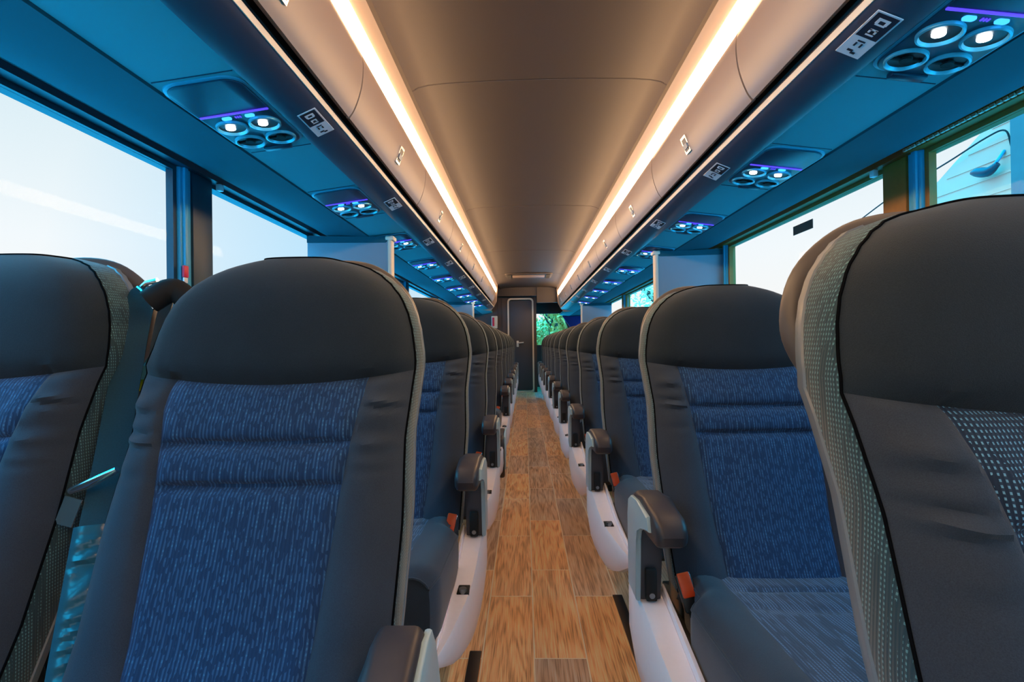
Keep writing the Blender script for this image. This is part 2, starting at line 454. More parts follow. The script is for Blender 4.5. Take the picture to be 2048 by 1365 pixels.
# windows: pillars, frames, panes
wn = 1
for s in (-1, 1):
    pil = [0.15, 1.81, 3.45, 5.08, 6.85, 8.5, 10.1]
    for py in pil:
        bm = bmesh.new(); bx(bm, *sorted((s * 1.21, s * 1.30)), py - 0.025, py + 0.09, 0.9, 1.575, 0.006)
        me_obj('trim_%d' % tn, bm, 'framed' if s < 0 else 'frameglow', kind='structure'); tn += 1
        bm = bmesh.new(); bx(bm, *sorted((s * 1.215, s * 1.262)), py - 0.085, py - 0.026, 0.9, 1.572, 0.008)
        bx(bm, *sorted((s * 1.205, s * 1.216)), py - 0.075, py - 0.055, 0.9, 1.572, 0.003)
        me_obj('trim_%d' % tn, bm, 'pillarblue', kind='structure'); tn += 1
    edges = [Y0] + pil + [Y1]
    for a, b in zip(edges, edges[1:]):
        a2, b2 = a + (0.09 if a != Y0 else 0), b - (0.085 if b != Y1 else 0)
        root = empty('window_%d' % wn, (s * 1.24, (a + b) / 2, 0.93)); root['kind'] = 'structure'
        ox, oy, oz = root.location
        bm = bmesh.new()
        t = 0.018
        for (ya, yb, za, zb) in ((a2, b2, 1.545, 1.565), (a2, b2, 0.925, 0.945), (a2, a2 + t, 0.945, 1.545), (b2 - t, b2, 0.945, 1.545)):
            bx(bm, -0.012, 0.012, ya - oy, yb - oy, za - oz, zb - oz)
        f = me_obj('window_frame', bm, 'framed' if s < 0 else 'frameglow', root)
        bm = bmesh.new(); bx(bm, -0.002, 0.002, a2 + t - oy, b2 - t - oy, 0.945 - oz, 1.545 - oz)
        me_obj('pane', bm, 'glass', root, smooth=False)
        wn += 1

# front bulkhead with the windscreen opening (behind the camera)
bm = bmesh.new()
bx(bm, -1.3, 1.3, Y0 - 0.05, Y0, 0, 0.8); bx(bm, -1.3, 1.3, Y0 - 0.05, Y0, 1.75, 2.12)
bx(bm, -1.3, -1.12, Y0 - 0.05, Y0, 0.8, 1.75); bx(bm, 1.12, 1.3, Y0 - 0.05, Y0, 0.8, 1.75)
me_obj('wall_front', bm, 'wall', smooth=False, kind='structure')

# rear: washroom wall, door, rear wall with window
YR = 10.3
bm = bmesh.new()
bx(bm, -1.28, -0.40, YR, YR + 0.05, 0, 2.1); bx(bm, 0.10, 0.16, YR, YR + 0.05, 0, 2.1); bx(bm, -0.40, 0.10, YR, YR + 0.05, 1.82, 2.1)
bx(bm, 0.11, 0.16, YR + 0.05, Y1, 0, 2.1)
me_obj('wall_washroom', bm, 'rear', smooth=False, kind='structure')
bm = bmesh.new()
for x in (-0.60, -0.52): bx(bm, x, x + 0.012, YR - 0.012, YR, 0.4, 1.85)
bx(bm, 0.165, 0.60, 9.9, 9.94, 1.72, 2.1); bx(bm, -0.60, 0.165, 9.95, 10.0, 1.86, 2.1)
me_obj('trim_%d' % tn, bm, 'ceil', kind='structure'); tn += 1
dr = empty('door_1', (-0.15, YR, 0)); dr['kind'] = 'structure'
bm = bmesh.new()
bx(bm, -0.225, 0.225, -0.012, 0.03, 0.04, 1.80, 0.01)
leaf = me_obj('door_leaf', bm, 'reardoor', dr)
bm = bmesh.new()
def rrect(x0, x1, z0, z1, r, n=6):
    p = []
    for cx, cz, a0 in ((x1 - r, z1 - r, 0), (x0 + r, z1 - r, 90), (x0 + r, z0 + r, 180), (x1 - r, z0 + r, 270)):
        for k in range(n + 1):
            a = math.radians(a0 + 90 * k / n); p.append((cx + r * math.cos(a), cz + r * math.sin(a)))
    return p
o1 = rrect(-0.255, 0.255, 0.0, 1.845, 0.07); i1 = rrect(-0.225, 0.225, 0.03, 1.815, 0.05)
def ringframe(bm, o1, i1, y0, y1):
    A = [[bm.verts.new((x, y, z)) for x, z in q] for q in (o1, i1) for y in (y0, y1)]
    n = len(o1)
    for i in range(n):
        j = (i + 1) % n
        for P, Q in ((A[0], A[1]), (A[1], A[3]), (A[3], A[2]), (A[2], A[0])):
            bm.faces.new((P[i], P[j], Q[j], Q[i]))
ringframe(bm, o1, i1, -0.03, 0.02)
me_obj('door_frame', bm, 'trimcream', dr)
bm = bmesh.new(); bx(bm, -0.085, -0.040, -0.03, -0.01, 0.89, 1.01, 0.008); tube(bm, [(-0.06, -0.03, 0.965), (-0.06, -0.06, 0.965), (0.055, -0.06, 0.975)], 0.013)
me_obj('door_handle', bm, 'decal', leaf)

bm = bmesh.new()
bx(bm, -1.28, 1.28, Y1, Y1 + 0.05, 0, 0.92); bx(bm, -1.28, 1.28, Y1, Y1 + 0.05, 1.66, 2.1); bx(bm, -1.28, 0.1, Y1, Y1 + 0.05, 0.92, 1.66)
prism(bm, [(0.72, 1.66), (1.28, 1.66), (1.28, 0.92), (1.02, 0.92)], 'y', Y1, Y1 + 0.05)
me_obj('wall_rear', bm, 'rear', smooth=False, kind='structure')
rw = empty('window_%d' % wn, (0.5, Y1 + 0.02, 0.92)); rw['kind'] = 'structure'; wn += 1
bm = bmesh.new(); prism(bm, [(-0.4, 0), (0.52, 0), (0.22, 0.74), (-0.4, 0.74)], 'y', -0.002, 0.002)
me_obj('pane', bm, 'glass', rw, smooth=False)
bm = bmesh.new(); bx(bm, -0.4, 0.23, -0.02, -0.004, 0.68, 0.74); bx(bm, -0.4, -0.37, -0.02, -0.004, 0.0, 0.7)
me_obj('window_frame', bm, 'framed', rw)

# floor tracks
for nm, x, a, b in (('trim_%d' % tn, 0.262, -0.5, 1.98), ('trim_%d' % (tn + 1), -0.235, -0.5, 1.62)):
    bm = bmesh.new(); bx(bm, x - 0.018, x + 0.018, a, b, 0.0, 0.006, 0.002)
    me_obj(nm, bm, 'track', kind='structure')
tn += 2

# ------------------------------------------------------------------ light strips
for s in (-1, 1):
    side = 'left' if s < 0 else 'right'
    root = empty('light_strip', (s * 0.56, 0, 1.885), 'long warm white light strip glowing in the %s ceiling cove above the bin doors' % side, 'strip light', 'cove light strips')
    bm = bmesh.new()
    yy = Y0
    prof = [(-0.004, 0.045), (-0.010, 0.02), (-0.010, -0.01), (-0.002, -0.038), (0.008, -0.038), (0.008, 0.045)]
    prism(bm, [(s * x, z) for x, z in prof], 'y', Y0, YE[s] - 0.05)
    me_obj('lens', bm, 'strip', root)
    bm = bmesh.new(); prism(bm, [(s * x, z) for x, z in [(0.008, 0.05), (0.014, 0.05), (0.014, -0.0405), (0.0, -0.0405), (0.0, -0.0395), (0.008, -0.038)]], 'y', Y0, YE[s] - 0.05)
    me_obj('housing', bm, 'shell', root)

# ------------------------------------------------------------------ overhead bins
ORD = ['first', 'second', 'third', 'fourth', 'fifth', 'sixth', 'seventh', 'eighth', 'ninth', 'tenth', 'eleventh', 'twelfth']
DP = spline([(0.572, 0, 1.842), (0.553, 0, 1.835), (0.545, 0, 1.81), (0.544, 0, 1.775), (0.549, 0, 1.73), (0.560, 0, 1.690), (0.574, 0, 1.656), (0.588, 0, 1.636)], 3)
DPROF = [(p.x, p.z) for p in DP]
def make_bin(s, length):
    root = empty('overhead_bin')
    full = [(s * x, z) for x, z in DPROF] + [(s * 0.60, 1.64), (s * 0.60, 1.66), (s * 0.60, 1.835)]
    bm = bmesh.new(); prism(bm, full, 'y', 0.004, length - 0.004, 0.002, 1)
    d = me_obj('door', bm, 'door', root)
    bm = bmesh.new(); prism(bm, [(s * 0.62, 1.65), (s * 0.62, 1.84), (s * 1.12, 1.95), (s * 1.12, 1.65)], 'y', 0.0, length)
    me_obj('bin_body', bm, 'groove', root)
    # latch on the lower half of the door
    c = length / 2
    n = Vector((-s * 0.93, 0, -0.36)).normalized(); t = Vector((s * 0.36, 0, -0.93)).normalized()
    p = Vector((s * 0.5545, c, 1.70))
    def plate(bm, hy, ht, d0, d1):
        vs = []
        for dd in (d0, d1):
            for a, b in ((-1, -1), (1, -1), (1, 1), (-1, 1)):
                vs.append(bm.verts.new(p + Vector((0, a * hy, 0)) + t * b * ht + n * dd))
        for f in ((0, 1, 2, 3), (4, 5, 6, 7), (0, 1, 5, 4), (1, 2, 6, 5), (2, 3, 7, 6), (3, 0, 4, 7)): bm.faces.new([vs[i] for i in f])
    bm = bmesh.new(); plate(bm, 0.026, 0.032, -0.004, 0.004)
    lt = me_obj('latch', bm, 'chrome', d, smooth=False)
    bm = bmesh.new(); p2 = p; plate(bm, 0.019, 0.024, 0.003, 0.005)
    p = p + t * 0.0
    me_obj('latch_recess', bm, 'armpost', d, smooth=False)
    bm = bmesh.new(); p = p + t * 0.006; plate(bm, 0.019, 0.009, 0.004, 0.008)
    me_obj('latch_paddle', bm, 'shell', d, smooth=False)
    return root
for s in (-1, 1):
    side = 'left' if s < 0 else 'right'
    start, pitch = (-1.41, 0.99) if s < 0 else (-1.49, 1.0)
    src = make_bin(s, pitch)
    n = int((YE[s] - start) / pitch)
    for i in range(n):
        o = src if i == 0 else copy_tree(src)
        o.location = (0, start + i * pitch, 0)
        k = i - 1
        if i < 2:
            tag(o, 'overhead bin on the %s cut by the top of the frame, %s' % (side, ['behind the viewer', 'nearest the viewer'][i]), 'luggage bin', 'overhead bins on the %s' % side)
        elif i < n - 1:
            tag(o, 'cream curved overhead bin door with chrome latch, %s along the %s side from the front' % (ORD[k], side), 'luggage bin', 'overhead bins on the %s' % side)
        else:
            tag(o, 'cream overhead bin at the far rear end of the %s side, by the rear wall' % side, 'luggage bin', 'overhead bins on the %s' % side)

# end caps of the bins at the rear
for s in (-1, 1):
    bm = bmesh.new()
    prism(bm, [(s * 0.54, 1.84), (s * 0.55, 1.70), (s * 0.60, 1.60), (s * 0.66, 1.53), (s * 0.95, 1.56), (s * 0.95, 2.05), (s * 0.53, 2.0)], 'y', YE[s], YE[s] + 0.03)
    me_obj('trim_%d' % tn, bm, 'door', kind='structure'); tn += 1

# ------------------------------------------------------------------ reading light / vent panels
def make_psu(s):
    """underside of the service panel; local z along panel normal (down)."""
    root = empty('reading_light_panel')
    def disc(bm, x, y, r, z0, z1, n=28):
        A = [bm.verts.new((x + r * math.cos(2 * PI * k / n), y + r * math.sin(2 * PI * k / n), z0)) for k in range(n)]
        B = [bm.verts.new((x + r * math.cos(2 * PI * k / n), y + r * math.sin(2 * PI * k / n), z1)) for k in range(n)]
        bm.faces.new(A); bm.faces.new(B)
        for k in range(n): bm.faces.new((A[k], A[(k + 1) % n], B[(k + 1) % n], B[k]))
    bm = bmesh.new(); prism(bm, rrect(-0.097, 0.097, -0.205, 0.175, 0.045), 'z', -0.004, 0.012, 0.003)
    me_obj('bezel', bm, 'ring_b', root)
    bm = bmesh.new(); prism(bm, rrect(-0.090, 0.090, -0.197, 0.167, 0.04), 'z', -0.008, -0.003, 0.002)
    pl = me_obj('face_plate', bm, 'psudark', root)
    bm = bmesh.new(); bx(bm, -0.088, 0.088, -0.052, -0.046, -0.011, -0.007, 0.001)
    me_obj('light_bar', bm, 'bluebar', root)
    for x in (-0.03, 0.03):
        bm = bmesh.new(); prism(bm, rrect(x - 0.012, x + 0.012, -0.036, -0.022, 0.006), 'z', -0.011, -0.007)
        me_obj('call_button', bm, 'blueicon', root, smooth=False)
    bm = bmesh.new()
    for x in (-0.008, -0.002, 0.004): bx(bm, x, x + 0.003, -0.033, -0.025, -0.010, -0.007)
    me_obj('icon', bm, 'bluebar', root, smooth=False)
    for (x, y, kind) in ((-0.044, 0.022, 'lamp'), (0.044, 0.022, 'lamp'), (-0.044, 0.115, 'vent'), (0.044, 0.115, 'vent')):
        bm = bmesh.new()
        n = 32; R = [(0.041, -0.006), (0.040, -0.014), (0.036, -0.015), (0.033, -0.008)]
        rings = [[bm.verts.new((x + r * math.cos(2 * PI * k / n), y + r * math.sin(2 * PI * k / n), z)) for k in range(n)] for r, z in R]
        for a, b in zip(rings, rings[1:]):
            for k in range(n): bm.faces.new((a[k], a[(k + 1) % n], b[(k + 1) % n], b[k]))
        q = me_obj('reading_lamp' if kind == 'lamp' else 'air_vent', bm, 'ring', root)
        bm = bmesh.new(); disc(bm, x, y, 0.0335, -0.0085, -0.006)
        me_obj('bowl', bm, 'black', q)
        if kind == 'lamp':
            bm = bmesh.new(); disc(bm, x - 0.004, y - 0.002, 0.012, -0.013, -0.008, 20)
            me_obj('bulb', bm, 'lamp', q)
        else:
            bm = bmesh.new(); disc(bm, x, y, 0.012, -0.014, -0.008, 20); bx(bm, x - 0.032, x + 0.032, y - 0.003, y + 0.003, -0.012, -0.008)
            me_obj('nozzle', bm, 'blackmatte', q)
    bm = bmesh.new(); bx(bm, -0.035, 0.045, 0.168, 0.192, -0.014, 0.0, 0.004)
    me_obj('release_tab', bm, 'psudark', root)
    for ya in (0.210, -0.2175):
        bm = bmesh.new(); bx(bm, -0.092, 0.092, ya, ya + 0.0025, -0.0015, 0.002)
        me_obj('panel_joint', bm, 'psudark', root)
    return root
MT['ring_b'] = plain('teal_bezel', srgb(60, 150, 175), 0.3)
def put_psu(o, s, y):
    # underside plane from (0.672,1.533) to (0.95,1.572)
    a = math.atan2(1.541 - 1.566, 0.898 - 0.706)
    o.rotation_euler = (0, -s * a, 0)
    o.location = (s * 0.801, y, 1.5535)
for s, first, n in ((-1, 1.36, 9), (1, 1.03, 9)):
    side = 'left' if s < 0 else 'right'
    src = make_psu(s)
    for i in range(-1, n):
        o = src if i == -1 else copy_tree(src)
        put_psu(o, s, first + 0.84 * i)
        w = 'nearest the viewer on the %s' % side if i == 0 else ('behind the viewer on the %s' % side if i < 0 else 'on the %s, %s from the front' % (side, ORD[i]))
        tag(o, 'reading lamp and air vent panel, %s' % w, 'reading light', 'overhead lamp and vent panels on the %s' % side)

# ------------------------------------------------------------------ seat number plates on the rail
def make_plate(s):
    root = empty('seat_number_plate')
    bm = bmesh.new(); bx(bm, -0.07, 0.07, -0.026, 0.026, 0, 0.002, 0.0005, 1)
    me_obj('plate', bm, 'decal', root)
    bm = bmesh.new(); bx(bm, -0.066, 0.005, -0.022, 0.022, 0.001, 0.0028)
    dk = me_obj('dark_field', bm, 'decaldark', root, smooth=False)
    bm = bmesh.new()
    g = [(-0.056, -0.012, -0.050, 0.012), (-0.050, 0.006, -0.040, 0.012), (-0.050, -0.012, -0.040, -0.006), (-0.040, -0.010, -0.036, 0.010),
         (-0.024, -0.008, -0.020, 0.008), (-0.024, 0.004, -0.012, 0.008), (-0.024, -0.008, -0.012, -0.004), (-0.008, -0.008, -0.004, 0.008)]
    for x0, y0, x1, y1 in g: bx(bm, x0, x1, y0, y1, 0.0025, 0.0034)
    me_obj('pictogram', bm, 'decal', dk, smooth=False)
    bm = bmesh.new()
    for x0, y0, x1, y1 in ((0.016, -0.008, 0.020, 0.008), (0.024, -0.008, 0.036, -0.004), (0.024, 0.004, 0.036, 0.008), (0.048, -0.010, 0.054, 0.002), (0.054, 0.0, 0.060, 0.010)):
        bx(bm, x0, x1, y0, y1, 0.0015, 0.0028)
    me_obj('seat_mark', bm, 'decaldark', root, smooth=False)
    return root
for s, first in ((-1, 1.44), (1, 1.09)):
    side = 'left' if s < 0 else 'right'
    src = make_plate(s)
    for i in range(9):
        o = src if i == 0 else copy_tree(src)
        nrm = Vector((-s * 0.40, 0, -0.92)).normalized()
        xa = Vector((0, 1, 0)); ya = nrm.cross(xa).normalized()
        m = Matrix((xa, ya, nrm)).transposed().to_4x4(); m.translation = Vector((s * 0.641, first + 0.85 * i, 1.5735)) + nrm * 0.0015
        o.matrix_world = m
        w = 'nearest the viewer' if i == 0 else ORD[i] + ' from the front'
        tag(o, 'black and white seat number plate, %s rail, %s' % (side, w), 'sign', 'seat number plates on the %s' % side)

# ------------------------------------------------------------------ coach seat
WT = [(0.42, 0.218), (0.55, 0.222), (0.68, 0.226), (0.80, 0.221), (0.88, 0.227), (0.92, 0.229), (0.97, 0.221), (1.00, 0.213), (1.03, 0.200), (1.055, 0.181), (1.075, 0.159), (1.092, 0.131), (1.102, 0.103), (1.110, 0.072)]
WI = [(0.42, 0.116), (0.72, 0.138), (0.80, 0.146), (0.88, 0.158), (1.2, 0.170)]
def yl(z):
    return 0.40 * (z - 0.44) if z < 0.95 else 0.204 + 0.30 * (z - 0.95)
def zseam(xn):
    return 0.889 + 0.022 * xn * xn
def gau(x, s): return math.exp(-(x / s) ** 2)
def back_y(x, z):
    w = lerp_tab(WT, z); wi = lerp_tab(WI, z); e = min(1, abs(x) / w); ax = abs(x)
    zs = zseam(x / 0.24)
    if z >= zs - 1e-6:
        t = z - zs
        k6 = e ** 6
        b = 0.020 + 0.034 * ((1 - math.exp(-t / 0.025)) * (1 - k6) + k6) * (1 - 0.35 * e * e)
        b += 0.0022 * math.sin(x * 2 * PI / 0.034 + 2 * math.sin(x * 40)) * math.exp(-t / 0.022)
        b -= 0.048 * e ** 9 + 0.055 * max(0, (z - 1.0) / 0.11) ** 3
    else:
        t = zs - z
        b = 0.026 + 0.018 * gau(ax - 0.80 * w, 0.055) * min(1, 0.45 * e ** 6 + t / 0.05)
        b -= 0.012 * math.exp(-t / 0.008) * (1 - e ** 6)
        if ax < wi:
            b += 0.006 * (1 - (ax / wi) ** 2)
            for zt in (0.802, 0.742):
                b -= 0.013 * gau(z - zt, 0.007) * min(1, (wi - ax) / 0.006)
                b += 0.004 * gau(z - zt - 0.03, 0.02)
        b -= 0.007 * gau(ax - wi, 0.005)
        fold = min(1, t / 0.01) * math.exp(-max(0, t - 0.10) / 0.03) * min(1, max(0, ax - wi) / 0.030) * max(0, 1 - e ** 12)
        b += 0.0085 * fold * (0.6 + 0.4 * math.sin(z * 130 + x * 17)) * math.sin(z * 2 * PI / 0.030 + 14 * ax + 1.2 * math.sin(z * 71 + x * 9))
        b -= 0.042 * e ** 9
        b += 0.02 * max(0, (0.55 - z) / 0.13)
    return yl(z) - b
NX, NI = 24, 10
def xs_at(z):
    w = lerp_tab(WT, z); wi = min(lerp_tab(WI, z), w * 0.78)
    h = [wi * k / NI for k in range(NI)] + [wi + (w - wi) * (math.sin(PI / 2 * k / (NX - NI))) for k in range(NX - NI + 1)]
    return [-x for x in reversed(h[1:])] + h
def zrow(t, xn):
    zs = zseam(xn)
    return 0.42 + (zs - 0.42) * t if t <= 1 else zs + (1.11 - zs) * (t - 1)
TR = [k / 88 for k in range(89)] + [1 + math.sin(PI / 2 * k / 22) for k in range(1, 23)]
def back_grid():
    rows = []
    for t in TR:
        zc = zrow(t, 0.8); xs = xs_at(zc); row = []
        for x in xs:
            z = zrow(t, max(-1, min(1, x / 0.24)))
            row.append((x, back_y(x, z) if t != 1 else back_y(x, z - 1e-4), z))
        rows.append(row)
    return rows
BG = back_grid()
def sub_mesh(name, mat, parent, cells):
    bm = bmesh.new(); cache = {}
    def V(i, j):
        if (i, j) not in cache: cache[(i, j)] = bm.verts.new(BG[i][j])
        return cache[(i, j)]
    for i, j in cells: bm.faces.new((V(i, j), V(i, j + 1), V(i + 1, j + 1), V(i + 1, j)))
    return me_obj(name, bm, mat, parent)
NR = len(BG); NC = len(BG[0])
RS = 88
jc = NC // 2
outline = [BG[i][0] for i in range(NR)] + [BG[NR - 1][j] for j in range(1, NC)] + [BG[i][NC - 1] for i in range(NR - 2, -1, -1)]
def ring_from(off, dy, topdrop=0.0):
    out = []; n = len(outline)
    for k, p in enumerate(outline):
        a, b = outline[max(0, k - 1)], outline[min(n - 1, k + 1)]
        tx, tz = b[0] - a[0], b[2] - a[2]; L = math.hypot(tx, tz) or 1
        out.append((p[0] - tz / L * off, p[1] + dy, p[2] + tx / L * off))
    return out

def cushion_grid():
    """top surface of the seat cushion; narrower at the back near the buckle"""
    rows = []
    nb = 34; na = 26
    for i in range(nb + 1):
        b = i / nb; y = -0.475 + 0.475 * b
        r = []
        w = 0.232 - 0.032 * max(0, min(1, (y + 0.15) / 0.04)) if y > -0.15 else 0.232
        fr = max(0, (0.05 - (y + 0.475)) / 0.05); w -= 0.016 * fr ** 2.2
        wi = 0.135 + 0.02 * (1 - b)
        h = [wi * k / 7 for k in range(7)] + [wi + (w - wi) * math.sin(PI / 2 * k / 6) for k in range(7)]
        xs = [-x for x in reversed(h[1:])] + h
        for x in xs:
            e = abs(x) / w
            z = 0.455 + 0.035 * (1 - b) + 0.012 * gau(abs(x) - 0.19, 0.05) - 0.022 * e ** 16 - 0.016 * fr ** 3
            z -= 0.004 * gau(abs(x) - wi, 0.005)
            if abs(x) < wi:
                for yt in (-0.10, -0.19): z -= 0.006 * gau(y - yt - 0.25 * (abs(x) ** 2), 0.007)
            r.append((x, y, z))
        rows.append(r)
    return rows
CG = cushion_grid()

def make_seat(s, aisle, insert='insert', band_side=True):
    """s: direction of the aisle (+1 = aisle towards +x). Origin on the floor under the back/cushion joint."""
    root = empty('coach_seat')
    # backrest: bolsters, centre panel, headrest
    ji0, ji1 = jc - NI, jc + NI
    bm = bmesh.new(); cache = {}
    def BV(i, j):
        if (i, j) not in cache: cache[(i, j)] = bm.verts.new(BG[i][j])
        return cache[(i, j)]
    for i in range(RS):
        for j in range(NC - 1):
            if not (ji0 <= j < ji1): bm.faces.new((BV(i, j), BV(i, j + 1), BV(i + 1, j + 1), BV(i + 1, j)))
    lowv = [bm.verts.new((BG[0][j][0] * 0.97, BG[0][j][1] + 0.045, 0.385)) for j in range(NC)]
    for j in range(NC - 1): bm.faces.new((BV(0, j), BV(0, j + 1), lowv[j + 1], lowv[j]))
    back = me_obj('backrest', bm, 'bolster', root)
    sub_mesh('centre_panel', insert, back, [(i, j) for i in range(RS) for j in range(ji0, ji1)])
    sub_mesh('headrest', 'headrest', root, [(i, j) for i in range(RS, NR - 1) for j in range(NC - 1)])
    # side band
    bm = bmesh.new()
    R = [[bm.verts.new(p) for p in r] for r in (outline, ring_from(0.003, 0.008), ring_from(0.003, 0.060), ring_from(-0.001, 0.066))]
    for a, b in zip(R, R[1:]):
        for k in range(len(a) - 1): bm.faces.new((a[k], a[k + 1], b[k + 1], b[k]))
    me_obj('side_band', bm, 'band', back)
    bm = bmesh.new(); pr = ring_from(0.001, 0.001)
    tube(bm, pr, 0.0019, 5)
    me_obj('piping', bm, 'piping', back)
    # rear shell
    bm = bmesh.new()
    R = [[bm.verts.new(p) for p in r] for r in (ring_from(0.001, 0.059), ring_from(0.005, 0.062), ring_from(0.004, 0.076), ring_from(-0.008, 0.092), ring_from(-0.04, 0.102))]
    for a, b in zip(R, R[1:]):
        for k in range(len(a) - 1): bm.faces.new((a[k], a[k + 1], b[k + 1], b[k]))
    L = R[-1]; n = len(L)
    for k in range(n // 2 - 1): bm.faces.new((L[k], L[k + 1], L[n - 2 - k], L[n - 1 - k]))
    me_obj('back_shell', bm, 'shell', root)
    # grab handle on the aisle-side shoulder
    bm = bmesh.new()
    q = spline([(s * 0.150, 0.300, 0.86), (s * 0.178, 0.335, 0.915), (s * 0.193, 0.36, 0.975), (s * 0.170, 0.375, 1.045), (s * 0.115, 0.37, 1.095), (s * 0.05, 0.35, 1.105), (s * 0.0, 0.31, 1.08)], 6)
    tube(bm, q, [0.013 + 0.003 * math.sin(PI * k / (len(q) - 1)) for k in range(len(q))], 14)
    me_obj('grab_handle', bm, 'handle', root)
    # belt guide on the other shoulder
    bm = bmesh.new()
    q = spline([(-s * 0.17, 0.27, 1.0), (-s * 0.215, 0.27, 1.05), (-s * 0.235, 0.262, 1.055), (-s * 0.262, 0.25, 1.035)], 4)
    tube(bm, q, 0.022, 10)
    me_obj('belt_guide', bm, 'blackmatte', root)
    # cushion
    nc = len(CG[0]); nbk = len(CG) - 1; c0 = nc // 2 - 7; c1 = nc // 2 + 7
    def cm(name, mat, cells, par):
        bm = bmesh.new(); cache = {}
        def V(i, j):
            if (i, j) not in cache: cache[(i, j)] = bm.verts.new(CG[i][j])
            return cache[(i, j)]
        for i, j in cells: bm.faces.new((V(i, j), V(i, j + 1), V(i + 1, j + 1), V(i + 1, j)))
        return bm, cache, V
    bm, cache, V = cm('c', 'bolster', [(i, j) for i in range(nbk) for j in range(nc - 1) if not (c0 <= j < c1)], root)
    per = [(0, j) for j in range(nc)] + [(i, nc - 1) for i in range(1, nbk + 1)] + [(nbk, j) for j in range(nc - 2, -1, -1)] + [(i, 0) for i in range(nbk - 1, 0, -1)]
    top = [V(i, j) for i, j in per]
    def low(dz, sc): return [bm.verts.new((CG[i][j][0] * sc, (CG[i][j][1] + 0.235) * sc - 0.235, min(CG[i][j][2], 0.455) - dz)) for i, j in per]
    rings = [top, low(0.02, 1.012), low(0.05, 1.012), low(0.10, 1.0), low(0.125, 0.97)]
    m = len(per)
    for a, b in zip(rings, rings[1:]):
        for k in range(m): bm.faces.new((a[k], a[(k + 1) % m], b[(k + 1) % m], b[k]))
    bm.faces.new(rings[-1])
    cu = me_obj('seat_cushion', bm, 'bolster', root)
    bm = bmesh.new(); lft = [Vector(CG[i][0]) for i in range(nbk, -1, -1)] + [Vector(CG[0][j]) for j in range(1, nc)] + [Vector(CG[i][nc - 1]) for i in range(1, nbk + 1)]
    tube(bm, lft, 0.0028, 6)
    me_obj('cushion_piping', bm, 'bolster', cu)
    bm, cache, V = cm('p', 'cushion', [(i, j) for i in range(nbk) for j in range(c0, c1)], cu)
    me_obj('cushion_panel', bm, 'cushion', cu)
    # frame and pedestal
    bm = bmesh.new()
    bx(bm, -0.21, 0.21, -0.42, 0.06, 0.30, 0.335, 0.008)
    bx(bm, -0.20, 0.20, 0.03, 0.12, 0.335, 0.46, 0.01)
    me_obj('seat_frame', bm, 'black', root)
    bm = bmesh.new()
    prism(bm, [(-0.30, 0.0), (0.06, 0.0), (0.06, 0.025), (-0.04, 0.05), (-0.06, 0.31), (-0.16, 0.31), (-0.18, 0.05), (-0.30, 0.025)], 'x', -0.02, 0.02, 0.004)
    me_obj('leg', bm, 'black', root)
    if aisle:
        X = lambda a, b: sorted((s * a, s * b))
        # silver side shield
        bm = bmesh.new(); rg = []
        for y, zl, zt, w in ((0.105, 0.26, 0.40, 0.056), (0.09, 0.20, 0.405, 0.060), (0.04, 0.172, 0.405, 0.061), (-0.05, 0.168, 0.392, 0.059), (-0.14, 0.176, 0.372, 0.056), (-0.22, 0.192, 0.358, 0.052),
                             (-0.30, 0.218, 0.352, 0.044), (-0.37, 0.248, 0.350, 0.034), (-0.43, 0.280, 0.348, 0.024), (-0.48, 0.308, 0.346, 0.014), (-0.51, 0.328, 0.344, 0.006)):
            h = zt - zl
            sec = [(0.0, zt - 0.004), (0.004, zt), (w * 0.88, zt), (w, zt - 0.10 * h), (w, zl + 0.45 * h), (w * 0.86, zl + 0.18 * h), (w * 0.55, zl + 0.03 * h), (0.0, zl)]
            rg.append([bm.verts.new((s * (0.243 + q), y, z)) for q, z in sec])
        for A_, B_ in zip(rg, rg[1:]):
            for k in range(8): bm.faces.new((A_[k], A_[(k + 1) % 8], B_[(k + 1) % 8], B_[k]))
        bm.faces.new(rg[0]); bm.faces.new(rg[-1])
        prism(bm, [(0.02, 0.42), (-0.10, 0.398), (-0.24, 0.372), (-0.42, 0.362), (-0.53, 0.335), (-0.55, 0.30), (-0.52, 0.29), (-0.44, 0.31), (0.02, 0.34)], 'x', *X(0.238, 0.245), bev=0.002, seg=1)
        sh = me_obj('side_shield', bm, 'shield', root)
        bm = bmesh.new(); bx(bm, *X(0.256, 0.286), -0.27, -0.225, 0.348, 0.358, 0.003)
        me_obj('recline_button_recess', bm, 'blackmatte', sh)
        bm = bmesh.new(); tube(bm, [(s * 0.271, -0.262, 0.355), (s * 0.271, -0.262, 0.366)], 0.009, 12)
        me_obj('recline_button', bm, 'steel', sh)
        # armrest: L-shaped, post down to the shield, pad pointing forward
        arm = empty('armrest', (s * 0.275, 0.03, 0.40), parent=root)
        bm = bmesh.new()
        prism(bm, [(0.03, -0.01), (0.028, 0.15), (-0.02, 0.185), (-0.06, 0.18), (-0.045, 0.14), (-0.035, -0.01)], 'x', -0.024, 0.024, 0.008, 3)
        me_obj('arm_post', bm, 'armpost', arm)
        bm = bmesh.new()
        prism(bm, [(0.040, 0.0), (0.040, 0.165), (0.030, 0.20), (0.0, 0.216), (-0.06, 0.222), (-0.155, 0.218), (-0.165, 0.19), (-0.10, 0.176), (-0.062, 0.162), (-0.05, 0.135), (-0.045, 0.0)], 'x', *X(0.022, 0.033), bev=0.004, seg=2)
        me_obj('arm_plate', bm, 'armplate', arm)
        bm = bmesh.new()
        pts = [(0.034, 0.165), (0.034, 0.19), (0.022, 0.216), (-0.01, 0.230), (-0.08, 0.234), (-0.18, 0.229), (-0.203, 0.216), (-0.211, 0.196), (-0.203, 0.177), (-0.185, 0.168), (-0.10, 0.172), (-0.03, 0.174)]
